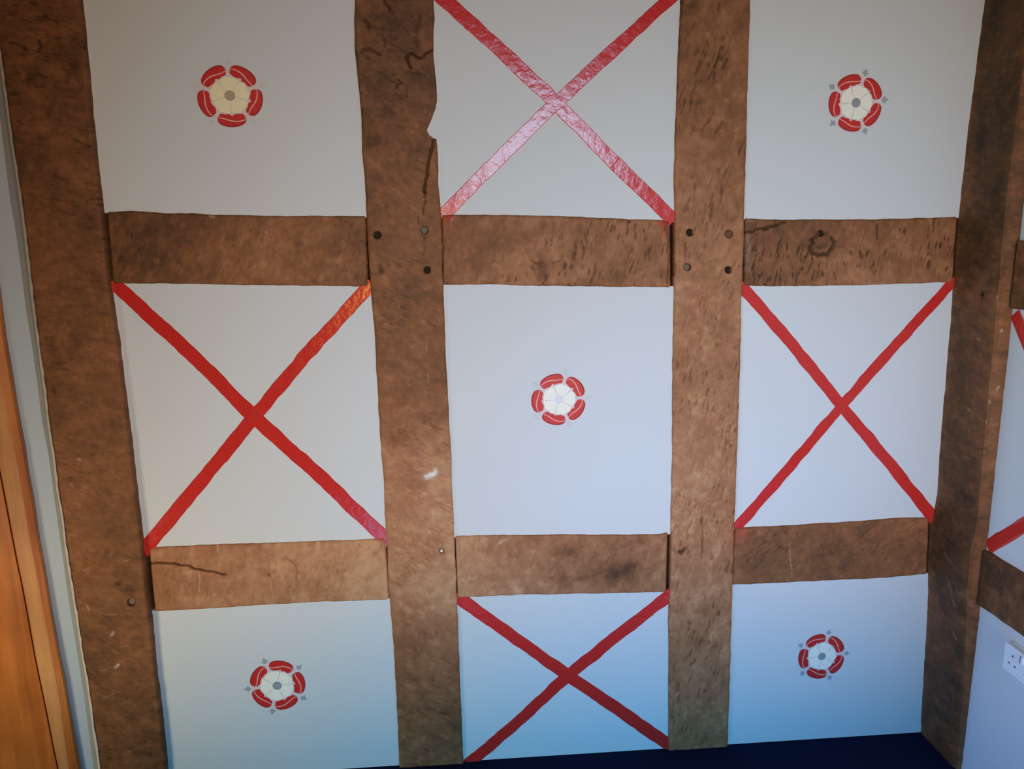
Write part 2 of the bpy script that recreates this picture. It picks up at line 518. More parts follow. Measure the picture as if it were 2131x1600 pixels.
R6B = [(1524, 1218), (1680, 1211), (1830, 1204), (1931, 1195)]

# corner post: depth of its left face, and the right wall plane
_yy = np.linspace(150, 1450, 30)
_XL = on_back(np.stack([interp_x(P4L, _yy), _yy], 1))[:, 0]
X4 = float(_XL.mean())
_E = on_side(np.stack([interp_x(P4E, _yy), _yy], 1), X4)
D4 = float(-_E[:, 1].mean())
_XR = on_back(np.stack([interp_x(P4R, _yy), _yy], 1), -D4)[:, 0]
X4R = float(_XR.mean())
XW = X4R + 0.006                                # plaster face of the right wall
print('DIST %.3f  X4 %.3f D4 %.3f X4R %.3f' % (DIST, X4, D4, X4R), 'left lean', _XL[:3], _XL[-3:], 'E', -_E[::8, 1], 'XR', _XR[::8])


# ---------------------------------------------------------------- the setting
def box(x0, x1, y0, y1, z0, z1):
    V = [(x, y, z) for x in (x0, x1) for y in (y0, y1) for z in (z0, z1)]
    Fc = [(0, 1, 3, 2), (4, 6, 7, 5), (0, 4, 5, 1), (2, 3, 7, 6), (0, 2, 6, 4), (1, 5, 7, 3)]
    return V, Fc


ZTOP = 2.80
XLEFT = float(on_back([(-260, 800)])[0][0])
wb = put('wall_back', *box(XLEFT, XW + 0.03, CORE_Y, 0.16, 0, ZTOP), M['core']); tag(wb, kind='structure')
wr = put('wall_right', *box(XW + 0.03, XW + 0.16, -3.4, 0.16, 0, ZTOP), M['core']); tag(wr, kind='structure')
fl = put('floor', *box(XLEFT, XW + 0.16, -3.4, 0.16, -0.06, 0.0), M['carpet']); tag(fl, kind='structure')
# low unseen wall added behind the camera to cut light off the wall's foot
for zz0, zz1 in ((0.0, 0.70),):
    wf = put('wall_light_stop', *box(XLEFT - 1.5, XW + 0.16, -3.56, -3.42, zz0, zz1), M['plaster']); tag(wf, kind='structure')

# ---------------------------------------------------------------- posts
post1 = post(P1L, P1R, 0.026, 100, 0.33, 78, 0.55, [
    ('grad', 'y', [(0, -.06), (300, -.02), (700, 0), (1050, .08), (1250, .12), (1400, .02), (1600, .0)]),
    ('crack', [(18, 86), (36, 90), (44, 98), (50, 102)], 2.2, .003, .55),
    ('crack', [(44, 80), (56, 76), (70, 80), (80, 88), (82, 98), (72, 108), (60, 112), (50, 104), (44, 92)], 2.2, .002, .35),
    ('crack', [(80, 84), (84, 97), (80, 104)], 3.0, .003, .7),
    ('spot', 153, 140, 13, 11, -.25), ('spot', 130, 110, 45, 25, -.12), ('spot', 75, 160, 30, 14, -.1),
    ('spot', 135, 220, 35, 60, -.10),
    ('hole', 273, 1253, 7.5), ('spot', 268, 1228, 14, 9, -.2),
    ('spot', 245, 1215, 8, 6, -.3), ('spot', 238, 888, 22, 16, -.2), ('spot', 193, 928, 10, 6, -.25),
    ('paint', [(233, 1322), (237, 1318)], 4.5, .75), ('paint', [(240, 1388), (246, 1383)], 4.5, .75), ('paint', [(181, 1262), (183, 1268)], 3, .5),
    ('paint', [(258, 1168), (268, 1164)], 2.0, .5), ('paint', [(227, 1155), (236, 1152)], 1.8, .35), ('paint', [(222, 1279), (240, 1278)], 1.6, .35),
    ('paint', [(210, 1396), (232, 1388)], 1.4, .35), ('paint', [(214, 1452), (240, 1441)], 1.4, .3), ('paint', [(255, 1345), (264, 1342)], 1.6, .4),
    ('paint', [(162, 955), (166, 957)], 3, .5), ('paint', [(148, 1008), (151, 1011)], 2.5, .5), ('paint', [(160, 1023), (178, 1012)], 1.4, .4)])
tag(post1, 'leftmost brown timber post, leaning beside the pale plaster strip and pine doorway', 'wooden post', 'upright timbers of the painted wall')
peg(273, 1253, 7.0, -0.026, M['peg_grey'], post1, 0.006, .002)

post2 = post(P2L, P2R, 0.010, 200, 0.45, 62, 0.45, [
    ('grad', 'y', [(0, -.10), (250, -.05), (480, .04), (650, .0), (850, .06), (980, .32), (1240, .36), (1330, .14), (1500, .02), (1600, .0)]),
    ('crack', [(853, 140), (847, 128), (845, 117), (848, 112), (854, 109), (860, 112), (866, 118), (874, 121), (881, 118), (886, 110), (895, 107), (903, 104)], 2.3, .008, .92),
    ('spot', 872, 132, 14, 9, .10),
    ('crack', [(753, 109), (760, 104), (769, 100), (778, 106), (790, 113)], 3.0, .004, .65), ('crack', [(798, 82), (802, 90), (800, 96)], 2.5, .003, .5),
    ('crack', [(757, 40), (763, 46), (768, 58)], 4.0, .004, .6), ('crack', [(800, 2), (806, 10), (811, 19)], 3.0, .003, .6),
    ('crack', [(826, 182), (830, 174), (836, 172), (828, 165)], 3.0, .003, .6), ('crack', [(850, 148), (872, 154)], 3.0, .002, .35), ('crack', [(846, 188), (844, 200)], 2.5, .002, .4),
    ('crack', [(872, 34), (868, 62), (866, 90)], 5.0, .002, .35), ('spot', 820, 40, 40, 40, -.10), ('spot', 805, 215, 25, 45, -.1),
    ('crack', [(902, 286), (899, 300), (894, 322), (889, 350), (886, 375), (884, 400)], 3.0, .010, .85), ('crack', [(884, 400), (882, 425), (879, 445)], 1.8, .004, .5),
    ('spot', 902, 330, 6, 40, .15), ('spot', 768, 300, 12, 16, -.15), ('spot', 776, 295, 14, 10, -.1),
    ('hole', 785, 489, 7.2), ('hole', 883, 479, 7.2), ('hole', 889, 562, 7.0),
    ('spot', 794, 564, 7, 9, -.4), ('spot', 790, 552, 4, 6, -.25),
    ('crack', [(868, 452), (870, 462), (876, 468)], 2.0, .002, .4), ('crack', [(882, 490), (880, 530)], 3.0, .001, .25),
    ('spot', 830, 480, 26, 30, .12), ('spot', 815, 570, 26, 35, .14), ('spot', 835, 640, 40, 50, -.05),
    ('paint', [(889, 990), (900, 987), (906, 985), (905, 978)], 10, .95), ('hole', 919, 1147, 4.0),
    ('paint', [(886, 700), (888, 730)], 1.6, .45), ('paint', [(889, 775), (891, 795)], 1.6, .5), ('paint', [(829, 641), (831, 637)], 2.2, .5),
    ('paint', [(830, 1160), (836, 1155)], 2.2, .6), ('paint', [(910, 1062), (938, 1056)], 1.4, .35), ('paint', [(873, 781), (876, 785)], 2, .5),
    ('paint', [(842, 1005), (850, 992), (860, 1006)], 1.2, .3), ('paint', [(928, 1220), (930, 1215)], 2, .5), ('paint', [(830, 1487), (832, 1475)], 2, .4),
    ('paint', [(875, 940), (874, 955), (882, 945)], 5, .22), ('paint', [(905, 1060), (892, 1070)], 6, .25), ('paint', [(917, 1165), (908, 1172)], 6, .25),
    ('paint', [(912, 1325), (914, 1322)], 2.4, .4), ('spot', 850, 985, 22, 30, -.12), ('spot', 840, 905, 30, 30, -.14)])
tag(post2, 'brown timber post with bitten right edge, between the two leftmost columns of panels', 'wooden post', 'upright timbers of the painted wall')
peg(785, 489, 6.8, -0.010, M['peg_dark'], post2, 0.013)
peg(883, 479, 6.8, -0.010, M['peg_grey'], post2, 0.004, .003)
peg(889, 562, 6.6, -0.010, M['peg_dark'], post2, 0.013)
peg(919, 1147, 3.6, -0.010, M['peg_white'], post2, 0.001)

post3 = post(P3L, P3R, 0.010, 300, 0.58, -16, 0.9, [
    ('grad', 'y', [(0, -.14), (250, -.08), (400, .04), (600, .10), (900, .12), (1050, .2), (1250, .20), (1330, .12), (1450, .06), (1600, .0)]),
    ('hole', 1436, 484, 7.0), ('hole', 1517, 487, 7.2), ('hole', 1430, 556, 7.0), ('hole', 1516, 562, 7.0),
    ('crack', [(1416, 1149), (1422, 1146), (1424, 1143)], 4.0, .006, .95),
    ('crack', [(1501, 95), (1496, 115), (1487, 138)], 2.6, .003, .55), ('crack', [(1515, 122), (1505, 140)], 2.4, .003, .5), ('crack', [(1495, 5), (1493, 20)], 2.0, .003, .5),
    ('crack', [(1472, 84), (1474, 94)], 2.4, .002, .5), ('crack', [(1505, 255), (1490, 275)], 4.0, .003, .4), ('crack', [(1477, 248), (1460, 270)], 3.0, .002, .4),
    ('spot', 1440, 12, 12, 8, -.2), ('spot', 1458, 212, 20, 6, -.2), ('spot', 1540, 45, 14, 18, -.12),
    ('crack', [(1426, 508), (1427, 538)], 2.4, .002, .4), ('crack', [(1461, 1060), (1462, 1130), (1460, 1160)], 2.0, .002, .4),
    ('spot', 1513, 1170, 8, 16, -.16), ('spot', 1466, 1270, 22, 16, -.12), ('spot', 1455, 1330, 20, 16, -.12),
    ('paint', [(1401, 1066), (1440, 1068), (1470, 1060)], 1.5, .3), ('paint', [(1424, 1207), (1426, 1205)], 2.2, .5),
    ('paint', [(1440, 1228), (1470, 1225), (1500, 1230)], 1.5, .22), ('red', 1532, 1110, 14, 26, .30), ('paint', [(1465, 1075), (1476, 1080)], 6, .2),
    ('red', 1404, 452, 5, 16, .35)])
tag(post3, 'brown timber post flecked with tool marks, between the middle and right columns of panels', 'wooden post', 'upright timbers of the painted wall')
peg(1436, 484, 6.6, -0.010, M['peg_dark'], post3, 0.013)
peg(1517, 487, 6.8, -0.010, M['peg_brown'], post3, 0.001)
peg(1430, 556, 6.6, -0.010, M['peg_grey'], post3, 0.004, .004)
peg(1516, 562, 6.6, -0.010, M['peg_dark'], post3, 0.013)


def corner_post():
    seed = 400
    nrow = int(2.9 / STEP)
    z = np.linspace(2.80, 0.001, nrow)
    # outlines as functions of height, from the traced edges
    yy = np.linspace(TOP_PY, 1640, 400)
    PL = on_back(np.stack([interp_x(P4L, yy), yy], 1)); PR = on_back(np.stack([interp_x(P4R, yy), yy], 1), -D4)
    xl = np.interp(-z, -PL[:, 2], PL[:, 0]); xr = np.interp(-z, -PR[:, 2], PR[:, 0])
    xr = np.maximum(xr, xl + .045)
    nl = int(D4 / STEP); nf = int((X4R - X4) / STEP)
    # profile: left face (back to front), a worn corner, front face
    a = np.linspace(0, 1, nl); b = np.linspace(0, 1, nf)[1:]
    px = np.concatenate([np.zeros(nl), b]); pyy = np.concatenate([0.028 - (D4 + .028) * a, np.full(nf - 1, -D4)])
    nx = np.concatenate([-np.ones(nl), np.zeros(nf - 1)]); ny = np.concatenate([np.zeros(nl), -np.ones(nf - 1)])
    dist_c = np.concatenate([(1 - a) * D4, b * (X4R - X4)])
    P = np.zeros((nrow, nl + nf - 1, 3))
    P[..., 0] = xl[:, None] + px[None] * (xr - xl)[:, None]; P[..., 1] = pyy[None]; P[..., 2] = z[:, None]
    wear = np.exp(-(dist_c / 0.018) ** 2)[None] * (0.006 + 0.008 * fbm(z[:, None] * 9, z[:, None] * 0 + 2, 77, 3))
    bl = .5 * np.exp(-(dist_c / .014) ** 2)                     # rounded corner: blend the two faces' normals
    nx, ny = np.where(nx < 0, -(1 - bl), -bl), np.where(ny < 0, -(1 - bl), -bl)
    nrm = np.stack([nx, ny], 1)
    U = np.concatenate([a * D4, D4 + b * (X4R - X4)])[None].repeat(nrow, 0); V = z[:, None].repeat(nl + nf - 1, 1)
    # traced position of every vertex, for the marks
    d = (P.reshape(-1, 3) - CAM) @ AX.T
    X = (d[:, 0] / d[:, 2] * F + W / 2).reshape(U.shape); Y = (d[:, 1] / d[:, 2] * F + H / 2).reshape(U.shape)
    tone, paint, red, dep = wood_wear(X, Y, U, V, seed, 0.19, 82, 0.35, [
        ('grad', 'y', [(0, -.06), (400, -.02), (700, .02), (1100, .04), (1300, .02), (1600, -.03)]),
        ('hole', 2041, 614, 2.6), ('crack', [(2042, 608), (2040, 620)], 3.0, .008, .9), ('crack', [(1981, 1218), (1983, 1224)], 2.5, .004, .8),
        ('crack', [(2075, 212), (2078, 228)], 2.5, .003, .6), ('spot', 2040, 480, 20, 60, -.08), ('spot', 2010, 1010, 12, 60, -.08),
        ('paint', [(2079, 806), (2074, 818)], 3.5, .5), ('paint', [(2058, 840), (2060, 836)], 2.5, .5), ('paint', [(2052, 880), (2050, 876)], 2.2, .5),
        ('paint', [(2035, 704), (2037, 708)], 2.5, .5), ('paint', [(2071, 622), (2074, 618)], 3, .45), ('paint', [(2084, 690), (2086, 686)], 3, .5), ('paint', [(2015, 852), (2018, 855)], 2.2, .45),
        ('paint', [(1974, 1212), (1982, 1245), (1988, 1262)], 2.2, .28), ('paint', [(1983, 1315), (1990, 1330)], 2.0, .3), ('paint', [(2035, 812), (2033, 808)], 2, .5), ('paint', [(1965, 1150), (1990, 1185)], 1.6, .2)])
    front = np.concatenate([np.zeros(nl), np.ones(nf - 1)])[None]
    lit_front = np.clip(front + np.exp(-(dist_c / .012) ** 2)[None] * (1 - front) * .8, 0, 1)  # front face and corner toned lighter, painting in the window light there
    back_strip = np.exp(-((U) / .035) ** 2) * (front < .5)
    tone = np.clip(tone + lit_front * 0.17 + back_strip * 0.24, .02, 1)
    off = -wear - dep
    P[..., 0] += nrm[None, :, 0] * off; P[..., 1] += nrm[None, :, 1] * off
    # close the right flank back to the wall plane
    last = P[:, -1:, :].copy(); last[..., 1] += 0.006; last[..., 0] += 0.004
    back_ = last.copy(); back_[..., 1] = 0.02; back_[..., 0] = np.minimum(back_[..., 0] + .004, XW + .02)
    P = np.concatenate([P, last, back_], 1)
    C = np.stack([tone, paint, red, np.ones_like(tone)], -1)
    C = np.concatenate([C, C[:, -1:], C[:, -1:]], 1)
    return grid_object('timber_post', P, C, M['timber'])


post4 = corner_post()
tag(post4, 'darkest timber post, standing in the corner where the back and right walls meet', 'wooden post', 'upright timbers of the painted wall')

# ---------------------------------------------------------------- rails
RAILG = 'cross timbers of the painted wall'
rail1 = rail(R1T, R1B, 222, 760.5, 0.005, 510, 0.44, 60, 0.5, [
    ('grad', 'x', [(222, -.12), (420, -.02), (560, .06), (760, -.02)]), ('spot', 300, 530, 60, 30, -.10), ('spot', 480, 520, 70, 40, .06),
    ('paint', [(438, 450), (446, 452)], 3.5, .45), ('paint', [(532, 462), (534, 470)], 2, .3)], 12, 5)
tag(rail1, 'brown cross rail under the upper left rose, left of the first pegged joint', 'wooden beam', RAILG)
rail2 = rail(R2T, R2B, 919.5, 1394, 0.005, 520, 0.55, 75, 1.1, [
    ('spot', 1128, 562, 16, 26, -.34), ('crack', [(1105, 540), (1118, 548), (1130, 546)], 2.0, .002, .4), ('crack', [(1150, 548), (1170, 538)], 1.6, .002, .4),
    ('spot', 1040, 500, 40, 20, -.10), ('spot', 1285, 575, 14, 14, -.16), ('crack', [(1390, 465), (1391, 590)], 3.0, .002, .4),  # last mark paints the shading down the rail's right end
    ('spot', 1025, 594, 8, 4, -.4), ('spot', 1165, 596, 60, 3, -.2),
    ('red', 932, 455, 10, 9, .85), ('red', 938, 470, 8, 18, .3), ('red', 1383, 464, 13, 8, .85), ('red', 1384, 480, 10, 14, .3),
    ('paint', [(941, 455), (942, 459)], 2.2, .8), ('paint', [(938, 470), (940, 462)], 1.4, .5)], 3, 2)
tag(rail2, 'flecked brown cross rail between two pegged joints, daubed red at its upper corners', 'wooden beam', RAILG)
rail3 = rail(R3T, R3B, 1550.5, 1993, 0.005, 530, 0.52, 78, 1.3, [
    ('grad', 'x', [(1550, -.10), (1680, -.08), (1760, .04), (1990, .02)]),
    ('crack', [(1548, 484), (1570, 479), (1600, 474), (1622, 467), (1636, 462)], 2.2, .007, .92),
    ('crack', [(1692, 500), (1684, 512), (1690, 526), (1706, 532), (1722, 530), (1734, 518), (1738, 504), (1730, 494)], 4.2, .006, .85), ('crack', [(1692, 500), (1700, 494)], 3.5, .004, .7), ('crack', [(1700, 512), (1712, 518), (1722, 508)], 2.2, .002, .5),
    ('hole', 1708, 486, 5.5), ('spot', 1706, 484, 12, 7, -.3), ('spot', 1710, 512, 18, 16, -.12), ('crack', [(1645, 507), (1680, 508)], 1.4, .001, .3), ('crack', [(1740, 512), (1760, 514)], 1.3, .001, .3),
    ('crack', [(1808, 520), (1803, 530)], 3, .003, .7), ('crack', [(1792, 525), (1793, 535)], 3, .003, .7), ('crack', [(1828, 470), (1826, 495)], 2.4, .003, .65), ('crack', [(1936, 545), (1934, 556)], 3.4, .003, .75),
    ('crack', [(1972, 556), (1970, 562)], 3, .003, .7), ('crack', [(1770, 522), (1771, 526)], 3, .002, .6), ('crack', [(1945, 460), (1943, 480)], 2.4, .002, .5), ('crack', [(1738, 570), (1740, 582)], 2.4, .002, .5), ('crack', [(1820, 570), (1823, 562)], 2.4, .002, .5),
    ('paint', [(1555, 490), (1556, 520), (1555, 560)], 6, .16), ('paint', [(1557, 458), (1566, 460)], 2.6, .4), ('paint', [(1805, 592), (1838, 590)], 2.0, .4)], -1, -9)
tag(rail3, 'brown cross rail with a round knot, ending at the dark corner post', 'wooden beam', RAILG)
rail4 = rail(R4T, R4B, 309, 801.5, 0.005, 540, 0.74, 66, 0.35, [
    ('grad', 'x', [(305, -.14), (380, -.02), (520, .06), (800, .12)]),
    ('crack', [(306, 1172), (350, 1173), (390, 1178), (420, 1186), (470, 1195)], 2.2, .006, .85), ('crack', [(595, 1160), (612, 1172), (620, 1190), (616, 1206)], 1.8, .001, .3),
    ('crack', [(555, 1192), (560, 1196)], 2.4, .002, .5), ('spot', 345, 1190, 40, 30, -.10),
    ('paint', [(453, 1134), (454, 1150)], 2.3, .85), ('paint', [(414, 1188), (416, 1230)], 1.7, .65), ('paint', [(565, 1213), (568, 1248)], 1.7, .65), ('red', 312, 1140, 8, 6, .8), ('red', 793, 1124, 9, 5, .7),
    ('spot', 440, 1250, 60, 14, .10)], 13, 8)
tag(rail4, 'lightest brown cross rail, above the lower left rose, cracked at its left end', 'wooden beam', RAILG)
rail5 = rail(R5T, R5B, 947.5, 1390, 0.005, 550, 0.66, 66, 0.35, [
    ('grad', 'x', [(947, .18), (1030, .08), (1150, .0), (1300, -.08), (1390, 0)]),
    ('spot', 1285, 1190, 40, 20, -.34), ('spot', 1210, 1203, 20, 8, -.26), ('spot', 1180, 1150, 20, 10, -.22), ('spot', 1172, 1200, 10, 8, -.2), ('spot', 1310, 1180, 14, 18, -.2),
    ('paint', [(1040, 1130), (1052, 1124), (1056, 1122)], 5, .6), ('paint', [(990, 1195), (992, 1200)], 2, .6), ('paint', [(1350, 1156), (1352, 1150)], 2.2, .4),
    ('paint', [(951, 1130), (954, 1240)], 2.0, .3)], 5, -3.5)
tag(rail5, 'brown cross rail with a dark stain, below the middle rose', 'wooden beam', RAILG)
rail6 = rail(R6T, R6B, 1530, 1934.5, 0.005, 560, 0.50, 40, 0.6, [
    ('grad', 'x', [(1530, .12), (1560, .0), (1700, -.04), (1900, .02)]), ('spot', 1580, 1160, 40, 30, -.16), ('spot', 1730, 1150, 30, 18, -.12),
    ('paint', [(1643, 1131), (1645, 1170), (1649, 1200)], 1.8, .6), ('red', 1541, 1106, 20, 22, .38), ('red', 1938, 1088, 16, 20, .34)], -6, -5)
tag(rail6, 'brown cross rail between the right red cross and the lower right rose', 'wooden beam', RAILG)


# rails of the right wall: from the corner post towards the room
def side_rail(zt, zb, seed, base, label, marks):
    y0, y1 = -D4 - 0.007, -2.2
    n = int((y0 - y1) / .003); mrow = int((zt - zb) / STEP)
    yv = np.linspace(y0, y1, n); s = np.linspace(0, 1, mrow)
    P = np.zeros((mrow, n, 3)); P[..., 1] = yv[None]
    ztv = zt + 0.004 * (fbm(yv * 20 + 60, yv * 0, seed, 3) - .5); zbv = zb + 0.004 * (fbm(yv * 20 + 60, yv * 0 + 4, seed + 1, 3) - .5)
    P[..., 2] = ztv[None] * (1 - s)[:, None] + zbv[None] * s[:, None]
    U = s[:, None] * (ztv - zbv)[None]; V = np.repeat(-yv[None] + 9, mrow, 0)
    tone, paint, red, dep = wood_wear(V * 500, U * 500, U, V, seed, base, 60, .5, marks)
    P[..., 0] = XW - 0.014 + dep + edge_round(P, U, (ztv - zbv)[None])
    Pp = np.pad(P, ((1, 1), (1, 1), (0, 0)), mode='edge')
    for sl in (np.s_[0, :, 0], np.s_[-1, :, 0], np.s_[:, 0, 0], np.s_[:, -1, 0]): Pp[sl] = XW + .028
    C = np.pad(np.stack([tone, paint, red, np.ones_like(tone)], -1), ((1, 1), (1, 1), (0, 0)), mode='edge')
    o = grid_object('timber_rail', Pp, C, M['timber'])
    return tag(o, label, 'wooden beam', RAILG)


def side_z(px): return float(on_side([px], XW - .014)[0][2])


Z7T, Z7B = side_z((2117, 501)), side_z((2101, 641))
Z8T, Z8B = side_z((2051, 1149)), side_z((2046, 1267))
rail7 = side_rail(Z7T, Z7B, 570, 0.33, 'dark cross rail on the right wall, above the part-hidden red cross', [])
rail8 = side_rail(Z8T, Z8B, 580, 0.29, 'dark cross rail on the right wall, above the white socket', [])


# ---------------------------------------------------------------- plaster panels
def slab(name, outline, y0, y1, mat, parent=None):
    """prism with the given outline (points on the front plane), a softened front arris."""
    o = np.asarray(outline, float); n = len(o)
    V = [(p[0], y0, p[2]) for p in o] + [(p[0], y1, p[2]) for p in o]
    Fc = [tuple(range(n))[::-1], tuple(range(n, 2 * n))] + [(k, (k + 1) % n, n + (k + 1) % n, n + k) for k in range(n)]
    ar = sum(o[k][0] * o[(k + 1) % n][2] - o[(k + 1) % n][0] * o[k][2] for k in range(n))
    if ar > 0: Fc = [f[::-1] for f in Fc]
    return put(name, V, Fc, mat, parent)


def panel(Lp, Rp, Tp, Bp, label, group):
    e = 2.5
    def at(poly, sx, y): return interp_x(poly, y) + sx
    def corner(post_poly, sx, rail_poly, sy):
        y = 800.0
        x = interp_x(post_poly, y)
        for _ in range(12):
            y = (TOP_PY if rail_poly is None and sy < 0 else (1640.0 if rail_poly is None else float(interp_y(rail_poly, x)))) + sy
            x = float(at(post_poly, sx, y))
        return x, y
    tl, tr = corner(Lp, -e, Tp, -e), corner(Rp, e, Tp, -e)
    bl, br = corner(Lp, -e, Bp, e), corner(Rp, e, Bp, e)
    pts = [tl]
    if Tp is not None: pts += [(x, y - e) for x, y in Tp if tl[0] + 8 < x < tr[0] - 8]
    pts.append(tr)
    pts += [(x + e, y) for x, y in Rp if tr[1] + 4 < y < br[1] - 4]
    pts.append(br)
    if Bp is not None: pts += [(x, y + e) for x, y in Bp[::-1] if bl[0] + 8 < x < br[0] - 8]
    pts.append(bl)
    pts += [(x - e, y) for x, y in Lp[::-1] if tl[1] + 4 < y < bl[1] - 4]
    w = on_back(pts); w[:, 2] = np.clip(w[:, 2], 0.002, ZTOP - .001)
    o = slab('plaster_panel', w, 0.0, CORE_Y - .001, M['plaster'])
    return tag(o, label, 'wall panel', group)


RG, XG = 'plaster panels painted with a rose', 'plaster panels painted with a red cross'
pan11 = panel(P1R, P2L, None, R1T, 'white plaster panel with a yellowish-hearted red rose, high between the two leftmost posts', RG)
pan12 = panel(P2R, P3L, None, R2T, 'white plaster panel with a shiny red cross, over the rail between the pegged joints', XG)
pan13 = panel(P3R, P4L, None, R3T, 'white plaster panel with a red rose, above the knotted rail by the corner post', RG)
pan21 = panel(P1R, P2L, R1B, R4T, 'white plaster panel with a broad red cross, between the two leftmost posts', XG)
pan22 = panel(P2R, P3L, R2B, R5T, 'pale blue-white plaster panel with a faded red rose, at the centre of the wall', RG)
pan23 = panel(P3R, P4L, R3B, R6T, 'white plaster panel with a slender red cross, under the knotted rail', XG)
pan31 = panel(P1R, P2L, R4B, None, 'plaster panel with a red rose turned point down, low between the two leftmost posts', RG)
pan32 = panel(P2R, P3L, R5B, None, 'bluish plaster panel with a wide flat red cross, just above the navy floor', XG)
pan33 = panel(P3R, P4L, R6B, None, 'bluest plaster panel with a small red rose, at floor level by the corner post', RG)


def side_panel(z0, z1, label, group):
    V, Fc = box(XW, XW + .029, -3.3, -D4 + .03, z0, z1)
    return tag(put('plaster_panel', V, Fc, M['plaster']), label, 'wall panel', group)


sp1 = side_panel(Z7T - .006, ZTOP - .001, 'plain white plaster panel glimpsed high on the right wall, above its upper rail', 'plaster panels of the right wall')
sp2 = side_panel(Z8T - .006, Z7B + .006, 'plaster panel on the right wall with part of a red cross between two rails', XG)
sp3 = side_panel(0.002, Z8B + .006, 'blue-lit plain plaster panel on the right wall around the white socket', 'plaster panels of the right wall')


# ---------------------------------------------------------------- painted crosses
def stripe(pts, width, parent, seed, lift, side=False, w_end=None):
    """brushed stripe: pts traced along its middle, width traced across it."""
    P = np.array(pts, float)
    w_end = w_end or width
    for i, j in ((0, 1), (-1, -2)):                             # run the ends on under the timbers
        v = P[i] - P[j]; P[i] = P[i] + v / np.hypot(*v) * 15
    seg = np.r_[0, np.cumsum(np.hypot(*np.diff(P, axis=0).T))]
    n = max(20, int(seg[-1] / 6)); t = np.linspace(0, seg[-1], n)
    c = np.stack([np.interp(t, seg, P[:, 0]), np.interp(t, seg, P[:, 1])], 1)
    k = np.ones(9) / 9                                          # soften the bends
    cs = np.stack([np.convolve(np.pad(c[:, i], 4, mode='reflect', reflect_type='odd'), k, 'valid') for i in (0, 1)], 1)
    d = np.gradient(cs, axis=0); d /= np.linalg.norm(d, axis=1)[:, None]
    nv = np.stack([-d[:, 1], d[:, 0]], 1)
    wd = np.linspace(width, w_end, n) / 2
    j1 = (fbm(t / 26, t * 0 + 1, seed, 3) - .5) * 4.0; j2 = (fbm(t / 26, t * 0 + 5, seed + 3, 3) - .5) * 4.0
    A = cs + nv * (wd + j1)[:, None]; B = cs - nv * (wd + j2)[:, None]
    rows = []
    for f in (0, .04, .5, .96, 1):
        q = A * (1 - f) + B * f
        w = on_side(q, XW) if side else on_back(q, 0)
        l = lift if f not in (0, 1) else 0.0001  # thin film of paint
        w[:, 0 if side else 1] -= l
        rows.append(w)
    G = np.stack(rows, 1); m_ = G.shape[1]
    idx = np.arange(n * m_).reshape(n, m_)
    Fc = np.stack([idx[:-1, :-1], idx[1:, :-1], idx[1:, 1:], idx[:-1, 1:]], -1).reshape(-1, 4)
    v = G.reshape(-1, 3)
    a, b, cc = v[Fc[0][0]], v[Fc[0][1]], v[Fc[0][2]]
    if np.dot(np.cross(b - a, cc - a), CAM - a) < 0: Fc = Fc[:, ::-1]
    return put('painted_stripe', v, Fc, M['red'], parent)


stripe([(880, -44), (926, 0), (1028, 92), (1158, 214), (1270, 330), (1392, 449)], 31, pan12, 1, .0012, w_end=29)
stripe([(1440, -42), (1391, 0), (1290, 92), (1158, 214), (1050, 318), (928, 442)], 26, pan12, 2, .0016, w_end=29)
stripe([(243, 596), (400, 738), (528, 868), (660, 985), (800, 1120)], 29, pan21, 3, .0012)
stripe([(764, 600), (640, 735), (528, 868), (410, 1012), (306, 1136)], 27, pan21, 4, .0016, w_end=30)
stripe([(1550, 603), (1650, 718), (1751, 845), (1850, 962), (1940, 1075)], 24, pan23, 5, .0012)
stripe([(1978, 592), (1860, 722), (1751, 845), (1640, 975), (1540, 1090)], 21, pan23, 6, .0016)
stripe([(960, 1247), (1070, 1326), (1182, 1406), (1290, 1478), (1392, 1550)], 26, pan32, 7, .0012)
stripe([(1388, 1243), (1285, 1322), (1182, 1406), (1080, 1500), (972, 1592)], 24, pan32, 8, .0016)
# right wall cross: run each stripe from its visible corner across the panel
for i, (a, b, zz) in enumerate((((2112, 652), (2131, 697), Z8T - .004), ((2056, 1138), (2131, 1093), Z7B + .004))):
    pa, pb = on_side([a, b], XW)
    k = (zz - pa[2]) / (pb[2] - pa[2]); pe = pa + (pb - pa) * k
    print('side stripe end', pa, pe)
    dv = pe - pa; L = np.linalg.norm(dv); dv /= L; nv = np.array([0, -dv[2], dv[1]])
    n = 60; V = []; lift = .0012 + .0004 * i
    for q in range(n):
        t = q / (n - 1)
        for f, l in ((-1, .0001), (-.7, lift), (.7, lift), (1, .0001)):
            p = pa + dv * L * t + nv * f * (.020 + .003 * (vnoise(np.array(t * 40.), np.array(f * 3. + 9), 5) - .5)); V.append((XW - l, p[1], min(max(p[2], Z8T - .005), Z7B + .005)))
    Fc = [(q * 4 + j, q * 4 + j + 1, q * 4 + j + 5, q * 4 + j + 4) for q in range(n - 1) for j in range(3)]
    put('painted_stripe', V, Fc, M['red'], sp2)


